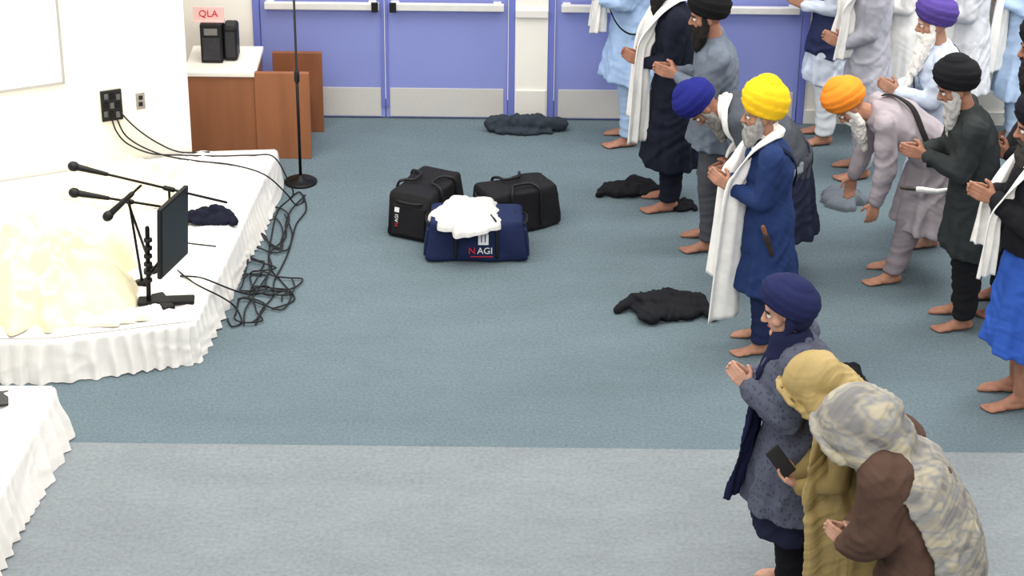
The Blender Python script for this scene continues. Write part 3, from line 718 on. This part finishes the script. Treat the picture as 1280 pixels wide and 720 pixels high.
def make_beard(J,spec,rt):
    col,L=spec[0],spec[1]; fwd=spec[2] if len(spec)>2 else .25
    hs=J['hs']*1.04; hc,hf,hl,hu=J['hc'],J['hf'],J['hl'],J['hu']; H=lambda x,y,z: hc+(hf*x+hl*y+hu*z)*hs
    s=S()
    for sg in (1,-1):
        s.chain([H(.018,sg*.072,.005),H(.02,sg*.068,-.045),H(.045,sg*.058,-.088),H(.075,0,-.112)],[.018,.026,.034,.040])
        s.chain([H(.098,0,-.043),H(.088,sg*.028,-.052),H(.070,sg*.045,-.075)],[.0095,.0115,.016],8)
        s.chain([H(.05,sg*.052,-.05),H(.06,sg*.04,-.09)],[.024,.034])
    g=nrm(A(0,0,-1)*.8-hu*.4+hf*fwd*.6); c=H(.068,0,-.108)
    P=[c]; r=[.048]
    for i in range(1,6):
        P.append(c+g*L*1.1*i/5); r.append(.056-.0075*i if L>.08 else .048-.004*i)
    s.chain(P,r)
    for sg in (1,-1): s.chain([H(.045,sg*.050,-.090),c+g*L*.6+hl*sg*.028],[.036,.032])
    me=bake(s,.006,4,((.012,.03),))
    obj('beard',crease(me,.012,.022,(.4,1,.1),L*10,5),mat('hair_%d_%d_%d'%col,col,.9,.22,60,.6,90,stretch=(1,1,.3)),rt)
def scarf(col=(240,238,232),zend=(.55,.6),hx=.17,hw=.2,gx=0,name='scarf',latx=.85,hy=.09,dx=.02,fo=2.0,am=.011):
    def fn(J,rt):
        k=J['k']; nb,u2,f2,ch=J['nb'],J['u2'],J['f2'],J['chest']; s=S()
        def side(sg,z):
            c=ch+f2*.168*k+Y_*sg*hy*k
            q=c+A(hx-.165,0,-.12)
            lt=nrm(A(latx,sg*.5,0))
            end=A(q[0]+dx,q[1],z*k); mid=(q+end)/2
            return [nb+u2*.055*k+Y_*sg*.072*k-f2*.01,nb-u2*.02*k+f2*.088*k+Y_*sg*.09*k,c,q,mid,end],[nrm(-f2*.5+Y_*sg*.8-u2*.2),nrm(Y_*sg*.9+f2*.2),lt,lt,lt,lt],[.09,.11,.13,hw*.85,hw,hw*1.15]
        P=[];LT=[];W=[]
        a=side(1,zend[0]); b=side(-1,zend[1])
        P+=a[0][::-1]; LT+=[q for q in a[1][::-1]]; W+=a[2][::-1]
        P.append(nb+u2*.06*k-f2*.085*k); LT.append(nrm(-u2*.8-f2*.6)); W.append(.09)
        bb=[]; prev=LT[-1]
        for q in b[1]:
            if np.dot(q,prev)<0: q=-q
            bb.append(q); prev=q
        P+=b[0]; LT+=bb; W+=b[2]
        for i in range(len(LT)-2,-1,-1):
            if np.dot(LT[i],LT[i+1])<0: LT[i]=-LT[i]
        s.ribbon(P,LT,W,fo,am,.008,9,26,seed=gx)
        obj(name,s,col if not isinstance(col,tuple) else cloth(col),rt)
    return fn
def strap(side=1,col=(24,24,28),w=.03,off=.03):
    def fn(J,rt):
        k=J['k']; u2=J['u2']; a=J['P']+A(0,side*.21*k,.02); b=J['nb']-u2*.03*k-Y_*side*.12*k; c=(a+b)/2; v=(b-a)/2
        v=v*1.1; P=[];LT=[];am=f_(J['a'][1]); side_n=nrm(np.cross(v,am))
        for i in range(25):
            t=2*math.pi*i/24; P.append(c+am*math.cos(t)*(.135+off)*k+v*math.sin(t)*1.02); LT.append(side_n)
        obj('strap',S().ribbon(P,LT,[w]*25,1,.0,.006,4,4),cloth(col),rt)
    return fn
def bent_strap(col,w=.045,o=.03):
    """band from the far shoulder over the bent back and down the near flank to the hip"""
    def fn(J,rt):
        k=J['k']; a0,a1,a2=J['a']; f1=f_(a1); u1=d_(a1); f0=f_(a0); C=J['chest']; Wt=J['waist']; nb=J['nb']; P0=J['P']
        def on(c,f,hd,hw,deg): t=rad(deg); return c+f*math.cos(t)*(hd+o)*k+Y_*math.sin(t)*(hw+o)*k
        P=[on(nb-J['u2']*.04*k,J['f2'],.10,.14,215),on(nb-J['u2']*.09*k,J['f2'],.125,.18,180),on(C+u1*.03,f1,.14,.185,150),on((C+Wt)/2+u1*.02,f_((a0+a1)/2),.135,.175,118),on(Wt,f0,.128,.172,92),on(P0+d_(a0*.6)*.03,f_(a0*.6),.14,.19,68)]
        c=[C,nb-J['u2']*.09*k,C,(C+Wt)/2,Wt,P0]; LT=[]
        for i in range(6):
            t=nrm(P[min(i+1,5)]-P[max(i-1,0)]); LT.append(nrm(np.cross(t,nrm(P[i]-c[i]+1e-6))))
        obj('strap',S().ribbon(P,LT,[w]*6,1,0,.008,8,5),cloth(col),rt)
    return fn
def dagger(pos,dr,sheath=('leather_brown',(70,48,34)),L=1.0,handle=('handle_wood',(120,78,48)),bend=True):
    def fn(J,rt):
        p=A(*pos); d=nrm(A(*dr)); b=A(0,0,.03) if bend else A(0,0,0)
        obj('dagger_sheath',S().chain([p,p+d*.09*L,p+d*.17*L+b],[.020,.018,.012],10),mat(*sheath,.5),rt)
        obj('dagger_handle',S().chain([p-d*.012,p-d*.05*L,p-d*.08*L],[.012,.015,.013],10),mat(*handle,.45),rt)
    return fn
def many(*f):
    def fn(J,rt):
        for q in f: q(J,rt)
    return fn
WHT=(242,240,236); SK2=(154,108,88); SK3=(160,114,93); SKW=(190,146,125)
# ---- row of standing men, back to front
person('person in pale blue tunic and trousers standing nearest the blue doors, leftmost of the crowd',(786,176),1.76,top=dict(col=(162,188,224),hem=.52,flare=.07,seed=1,off=.035),pants=(170,194,226),turban=((50,60,120),'dastar'),beard=((40,36,34),.06),
       arms=('clasp',.26,1.12,30),extra=many(strap(1,off=.05),scarf(WHT,(.88,.85),.22,.12)),vox=.0075)
person('person in black knee length coat with a white scarf, hands clasped',(836,256),1.78,lean=4,top=dict(col=(28,31,44),hem=.34,flare=.07,seed=2,name='coat'),pants=(28,30,42),turban=((28,28,36),'dastar'),beard=((25,22,22),.08),
       arms=('clasp',.22,1.05,25),extra=scarf(WHT,(.50,.60),.20,.14,1),vox=.0075,skin=SK2)
person('bearded person with black turban in grey blue shirt and dark grey trousers',(886,305),1.76,lean=4,headp=14,top=dict(col=(106,115,128),hem=.74,flare=.03,seed=3,name='shirt',off=.03),pants=(74,76,82),turban=((26,26,28),'dastar'),beard=((26,23,22),.10),
       arms=('clasp',.27,1.22,15),skin=SK3)
person('person in royal blue turban bowing low beside the yellow turbaned person',(962,348),1.72,lean=58,headp=72,hipback=.08,top=dict(col=(76,80,88),hem=.78,flare=.015,seed=4,name='jacket',off=.028),layers=(dict(col=(44,49,68),hem=.36,off=.014,flare=.05,hemx=-.10,name='coat_skirt',seed=2,fold=.11,nf=8,upper=False),),pants=(150,155,165),turban=((36,40,116),'dastar'),beard=((130,126,122),.12,.0),
       arms=('clasp',.28,.82,-20),extra=scarf(WHT,(.24,.45),.22,.13,2,hy=.07),skin=SK2)
person('person in bright yellow turban and navy tunic with a long white scarf',(950,432),1.66,lean=5,headp=8,top=dict(col=(38,55,98),hem=.46,flare=.05,seed=5,off=.034),pants=(36,44,76),turban=((250,200,40),'peak',1.2),beard=((150,148,146),.06),
       arms=('clasp',.25,1.14,35),extra=many(scarf(WHT,(.24,.44),.20,.21,3,dx=.03,fo=1.4,am=.010),strap(-1,(28,34,58),off=.045),dagger((.04,.235,.86),(-.35,.05,-1),L=.75,bend=False,sheath=('leather_dark',(44,34,30)))),skin=(170,124,102),eyebrow=(120,116,112),vox=.006)
person('person in pale blue clothes and navy waistcoat at the far doors, partly hidden',(1028,174),1.72,top=dict(col=(208,216,230),hem=.5,seed=6),layers=(dict(col=(46,52,84),hem=.72,off=.04,sleeves=False,name='waistcoat',flare=.02),),pants=(226,230,235),turban=((30,34,70),'dastar'),beard=((40,36,34),.06),arms=('clasp',.22,1.08,30),vox=.008)
person('person in light grey tunic and trousers standing behind the orange turbaned person',(1074,216),1.77,lean=2,top=dict(col=(166,166,176),hem=.46,flare=.06,seed=7),pants=(166,166,176),turban=((60,60,70),'dastar'),beard=((60,56,54),.08),
       arms=('clasp',.20,.98,25),extra=scarf(WHT,(.9,.95),.17,.15,1),vox=.0075)
person('person in white clothes far back between grey and pale blue figures',(1122,176),1.74,top=dict(col=(236,236,234),hem=.42,seed=8,cr=.010),pants=(234,234,232),turban=((225,222,214),'dastar'),beard=((90,84,80),.06),vox=.008)
person('person in purple turban with long white beard and pale blue tunic',(1160,300),1.69,lean=7,headp=12,top=dict(col=(200,212,230),hem=.42,flare=.07,seed=9,off=.03),pants=(196,208,226),turban=((82,66,138),'dastar'),beard=((236,233,228),.34,.7),
       arms=('clasp',.30,1.12,25),extra=strap(1,(30,32,40),off=.05,w=.04),skin=(176,132,110),eyebrow=(190,186,180))
person('person in pale grey with a white shawl, half hidden behind the purple turbaned person',(1196,186),1.74,top=dict(col=(206,208,214),hem=.5,seed=10,name='coat',cr=.010),pants=(206,208,214),turban=((235,232,226),'dastar'),beard=((40,36,34),.06),extra=scarf(WHT,(.55,.6),.17,.26,4),vox=.008)
person('person in orange turban and mauve grey tunic bending down, arm hanging',(1120,346),1.70,lean=60,headp=58,hipback=.17,top=dict(col=(160,152,158),hem=.42,flare=.11,seed=11,hemx=-.20,off=.04),pants=(144,135,141),turban=((250,146,50),'dastar'),beard=((230,226,220),.16,.0),
       arms=('hang',(.22,.21,.54),(.32,-.20,.56)),extra=many(bent_strap((44,43,42),.036,.036),dagger((-.02,.325,.775),(-1,.05,-.10),('sheath_silver',(226,226,224)),1.3,('handle_dark',(60,56,50)))),skin=(176,128,104),eyebrow=(190,186,180),feet=((.04,.09),(-.02,-.11)))
person('person in light blue tunic at the far right by the white wall',(1264,182),1.74,top=dict(col=(172,194,223),hem=.42,seed=12,cr=.010),pants=(178,198,225),turban=((40,44,60),'dastar'),beard=((60,56,54),.06),arms=('clasp',.2,1.15,30),extra=scarf(WHT,(.62,.7),.19,.16,1),vox=.008)
person('person in black turban with grey beard and dark charcoal jacket, hands clasped',(1200,402),1.74,lean=12,headp=24,top=dict(col=(50,54,55),hem=.52,flare=.03,off=.035,seed=13,name='jacket',sleeve=1.1),pants=(32,32,36),turban=((29,29,32),'dastar'),beard=((184,182,180),.15,.2),
       arms=('clasp',.33,1.16,10),skin=SK3)
person('dark bearded person in black at right edge, behind the blue tunic',(1276,384),1.90,lean=4,headp=10,top=dict(col=(38,39,42),hem=.6,seed=14,name='jacket'),pants=(36,37,42),turban=((29,29,32),'dastar'),beard=((40,36,36),.12),arms=('clasp',.20,.98,25),skin=SK2,feet=((.10,.1),(.12,-.1)))
person('person at right edge in bright blue tunic, black waistcoat and white scarf',(1268,500),1.88,lean=2,top=dict(col=(54,92,180),hem=.36,flare=.07,seed=15,off=.025,upper=False),layers=(dict(col=(32,32,36),hem=.92,off=.05,flare=.01,name='waistcoat',seed=1,sleeve=1.1),),pants=(30,30,34),turban=((28,28,34),'dastar'),beard=((60,56,54),.12),
       arms=('clasp',.26,1.22,20),extra=scarf(WHT,(.80,.9),.24,.11,2),skin=SK3,cuff=.40)
# ---- women in front
M_dots=ramp_mat('dotted_tunic','vor',46,[(.0,(58,61,80)),(.22,(62,65,84)),(.34,(80,84,100)),(1,(86,90,106))])
M_must=mat('mustard_chiffon',(168,146,94),.55,.07,10,.06,120,spec=.35)
M_camo=ramp_mat('patterned_scarf','noise',8,[(.37,(120,119,118)),(.46,(153,147,133)),(.53,(130,131,132)),(.61,(171,163,142))],.6,.05,2,stretch=(.5,1,1.3),spec=.3)
M_brown=cloth((86,66,57))
def navy_wrap(J,rt):
    k=J['k']; nb,u2,f2,ch=J['nb'],J['u2'],J['f2'],J['chest']; s=S(); n=40; th=np.arange(n)*2*math.pi/n
    R=[]
    for c,hd,hw in ((nb-u2*.06*k,.13,.15),(nb-u2*.02*k,.115,.13),(nb+u2*.03*k,.10,.11),(nb+u2*.075*k,.085,.088)):
        R.append(c+f2*.02+np.outer(np.cos(th)*hd*(1+.05*np.sin(5*th)),f2)+np.outer(np.sin(th)*hw*(1+.05*np.sin(4*th)),Y_))
    s.rings(R)
    c=ch+f2*.185*k-Y_*.02
    P=[nb+f2*.10-u2*.02,c,c+A(.02,.0,-.25),c+A(.05,.0,-.5),c+A(.08,.0,-.70)]
    s.ribbon(P,[nrm(A(.2,1,0)),nrm(A(.3,.9,0)),nrm(A(.5,.8,0)),nrm(A(.6,.7,0)),nrm(A(.6,.7,0))],[.16,.16,.15,.17,.2],2,.010,.022,8,20)
    obj('shawl',crease(bake(s,.008,3),.014,.055,(.6,.5,.3)),cloth((32,36,64)),rt)
    hs=J['hs']; H=lambda x,y,z: J['hc']+(J['hf']*x+J['hl']*y+J['hu']*z)*hs
    s=S()
    for sg in (1,-1): s.chain([H(-.03,sg*.082,.06),H(-.02,sg*.083,-.0),H(.0,sg*.072,-.06),H(.03,sg*.05,-.115)],[.03,.026,.024,.024])
    s.ell(H(-.05,0,-.0),.085*hs,.092*hs,.11*hs,(J['hf'],J['hl'],J['hu'])); s.cap(H(.03,-.05,-.118),H(.03,.05,-.118),.022,.022)
    obj('head_wrap',bake(s,.007,3,((.008,.05),)),cloth((34,38,70)),rt)
person('person in navy turban and dotted grey blue tunic with navy shawl, nearest turbaned one',(984,738),1.74,lean=6,headp=14,fem=True,heading=176,top=dict(col=M_dots,hem=.56,flare=.09,seed=16,off=.065,sleeve=1.2,fold=.035),pants=(26,26,32),turban=((35,40,78),'dome',1.28),
       arms=('clasp',.26,1.20,42),extra=navy_wrap,skin=SKW,vox=.0055,layers=(dict(col=(34,37,58),hem=.42,off=.035,flare=.06,sleeves=False,name='skirt',seed=2,upper=False,fold=.03),),cuff=.05)
def hood(col,bulk=1.0,bun=.07,cape=1.0,back=None,front=None,amp=.012,wl=.06,name='head_scarf',wide=1.0,phi=82,fo=.17,loose=1.0,fine=0):
    def fn(J,rt):
        k=J['k']; hs=J['hs']; nb,u2,f2=J['nb'],J['u2'],J['f2']; hc,hf,hl,hu=J['hc'],J['hf'],J['hl'],J['hu']
        a0,a1,a2=J['a']
        H=lambda x,y,z: hc+(hf*x+hl*y+hu*z)*hs
        s=S(); ax=(hf,hl,hu)
        s.ell(H(-.030,0,.022),.136*bulk,.106*bulk,.126*bulk,ax,28,18)
        if bun: s.ell(H(-.105*bulk,0,-.02),bun*1.1,bun*1.1,bun*1.3,ax)
        s.cap(H(-.07*bulk,0,-.02),nb-f2*.06*k,.098*bulk,.12,24)
        for sg in (1,-1):      # cloth falling from the temples straight to the shoulders
            s.cap(H(.0,sg*.050*bulk,.01),nb+Y_*sg*.105*k+f2*.02*k-u2*.01,.062*bulk,.085*loose,20)
            s.cap(nb+Y_*sg*.105*k+f2*.02*k-u2*.01,J['sh'][0 if sg>0 else 1]+u2*.005,.085*loose,.085*loose,20)
        loop=[(.092,0,.118*bulk),(.096,.05*bulk,.100*bulk),(.090,.094*bulk,.04),(.078,.098*bulk,-.04),(.060,.086,-.11),(.05,0,-.15)]
        for sg in (1,-1): s.chain([H(x,sg*y,z) for x,y,z in loop],[.013,.013,.014,.018,.026,.032])
        n=44; th=np.arange(n)*2*math.pi/n; R=[]
        secs=[(hc-hu*.05-hf*.03,.088*bulk,.098*bulk),(hc-hu*.11-hf*.03,.10,.115*bulk),(nb+u2*.02,.13,.16),(nb-u2*.05*k,.16,.215),(nb-u2*.10*k,.175,.24*cape)]
        for i,(c,hd,hw) in enumerate(secs):
            R.append(c+np.outer(np.cos(th)*hd,f2)+np.outer(np.sin(th)*hw,Y_))
        s.rings(R)
        if back:      # shawl panel: half-cylinder hugging the back, hanging free below the hips
            C=[nb-u2*.08*k,J['chest'],J['waist'],J['P'],A(J['P'][0],0,(J['P'][2]+back)/2),A(J['P'][0],0,back)]
            F=[f2,f_(a1),f_(a0),A(1,0,0),A(1,0,0),A(1,0,0)]
            rx=[.15,.185,.20,.22,.235,.25]; ry=[.21,.235,.235,.25,.26,.26]
            C=catmull(C,6); F=catmull(F,6); rx=catmull([A(q,0,0) for q in rx],6)[:,0]*wide; ry=catmull([A(q,0,0) for q in ry],6)[:,0]*wide
            RR=[]
            for i in range(len(C)):
                tt=i/len(C); ph=np.linspace(rad(phi+14*tt),rad(360-phi-14*tt),56)
                f=nrm(F[i]); m=1+.05*tt**.7*np.sin(9*ph+tt*1.2)+.03*tt**.7*np.sin(17*ph+.8)
                o_=C[i]+np.outer(np.cos(ph)*rx[i]*m,f)+np.outer(np.sin(ph)*ry[i]*m,Y_); i_=C[i]+np.outer(np.cos(ph)*(rx[i]*m-.022),f)+np.outer(np.sin(ph)*(ry[i]*m-.022),Y_)
                RR.append(np.concatenate([o_,i_[::-1]]))
            s.rings(RR)
        if front:
            c=J['chest']+f2*fo*k+Y_*.12
            P=[nb+f2*.07*k+Y_*.09,c,c+A(-.02,.03,-.20),c+A(-.06,.04,-.45),c+A(-.08,.04,-front)]
            s.ribbon(P,[nrm(A(.4,.9,0)),nrm(A(.8,.6,0)),nrm(A(1,.3,0)),nrm(A(1,.2,0)),nrm(A(1,.2,0))],[.18,.26,.28,.30,.34],2.0,.008,.022,8,28)
        me=bake(s,.0066,8)
        crease(me,amp,wl,tuple(hu*.70+hl*.35-hf*.35),2.0,11,.3)
        crease(me,amp*.55,wl*.5,tuple(hu*.5-hl*.6+hf*.4),6.0,14,.25)
        if fine: crease(me,fine,.026,tuple(hu*.75+hl*.3-hf*.3),9.0,16,.3)
        obj(name,me,col,rt)
    return fn
r15,J15=person('person in mustard yellow head scarf holding a phone, between two others',(1078,792),1.62,lean=29,headp=48,fem=True,heading=172,top=dict(col=(148,129,84),hem=.40,flare=.07,seed=17,off=.03),pants=(60,52,40),
       arms=('custom',((.36,.09,.87),(.85,-.25,.35),(-.35,-.1,.95),(.1,1,.1),.42),((.37,-.04,.85),(.85,.25,.30),(-.25,.5,.9),(0,-1,.2),.35)),
       extra=hood(M_must,1.12,.06,1.0,back=.25,front=.75,amp=.012,wl=.065,fo=.14,loose=1.05,fine=.004),skin=SKW,vox=.0055)
hd=J15['hd'][0]; w=J15['wri'][0]; d=nrm(hd[0]); n_=nrm(hd[1]-d*np.dot(hd[1],d))
n2=nrm(A(-.30,.70,.55)); d2=A(.55,-.1,.8); d2=nrm(d2-n2*np.dot(n2,d2)); l2=np.cross(d2,n2)
pc=w+d*.11+n_*.045+d2*.03
r15m=Matrix.Translation(Vector(r15.location))@Matrix.Rotation(r15.rotation_euler[2],4,'Z')
pm=Matrix(((l2[0],d2[0],n2[0],pc[0]),(l2[1],d2[1],n2[1],pc[1]),(l2[2],d2[2],n2[2],pc[2]),(0,0,0,1)))
ph=obj('smartphone',S().box(-.039,.039,-.07,.08,-.005,.005),M_black,smooth=False,bevel=.004); ph.matrix_world=r15m@pm
tag(ph,'black smartphone held in the hand of the mustard scarfed person','phone')
obj('screen',S().box(-.035,.035,-.066,.076,.005,.0058),M_screen,ph,smooth=False)
person('person in grey and cream patterned head scarf and brown top, nearest the camera',(1138,884),1.72,lean=30,headp=52,fem=True,heading=162,top=dict(col=M_brown,hem=.55,flare=.05,seed=18,off=.085,sleeve=1.35),pants=(40,34,32),
       arms=('clasp',.34,.88,20),
       extra=hood(M_camo,1.40,.085,1.0,back=.55,wide=1.14,wl=.075,amp=.015,phi=102,loose=1.12,fine=.005),skin=SKW,vox=.0055)
# ------------------------------------------------------------------ light
w=bpy.data.worlds.new('world'); SC.world=w; w.use_nodes=True
w.node_tree.nodes['Background'].inputs[0].default_value=(1,.985,.96,1); w.node_tree.nodes['Background'].inputs[1].default_value=.82
def area(name,loc,sx,sy,P,col=(1,.97,.92),rot=(0,0,0)):
    l=bpy.data.lights.new(name,'AREA'); l.shape='RECTANGLE'; l.size=sx; l.size_y=sy; l.energy=P; l.color=col
    o=bpy.data.objects.new(name,l); COL.objects.link(o); o.location=loc; o.rotation_euler=rot; return o
area('hall_light',(0.6,12,7.6),7,5,455)
area('front_fill_light',(0.6,4.5,7.6),7,2.5,400,rot=(rad(48),0,0))  # added fill from the camera side, brightens people and doors; no hall fixture
area('stage_light',(-3.2,12.2,4.6),2.2,2.2,105,(1,.97,.9))
area('right_wall_fill',(4.6,13.6,4.4),1.8,1.8,170,(1,.98,.95))  # extra lamp put in to brighten the wall at the right
SC.view_settings.view_transform='Standard'
try: SC.view_settings.look='None'
except Exception: pass
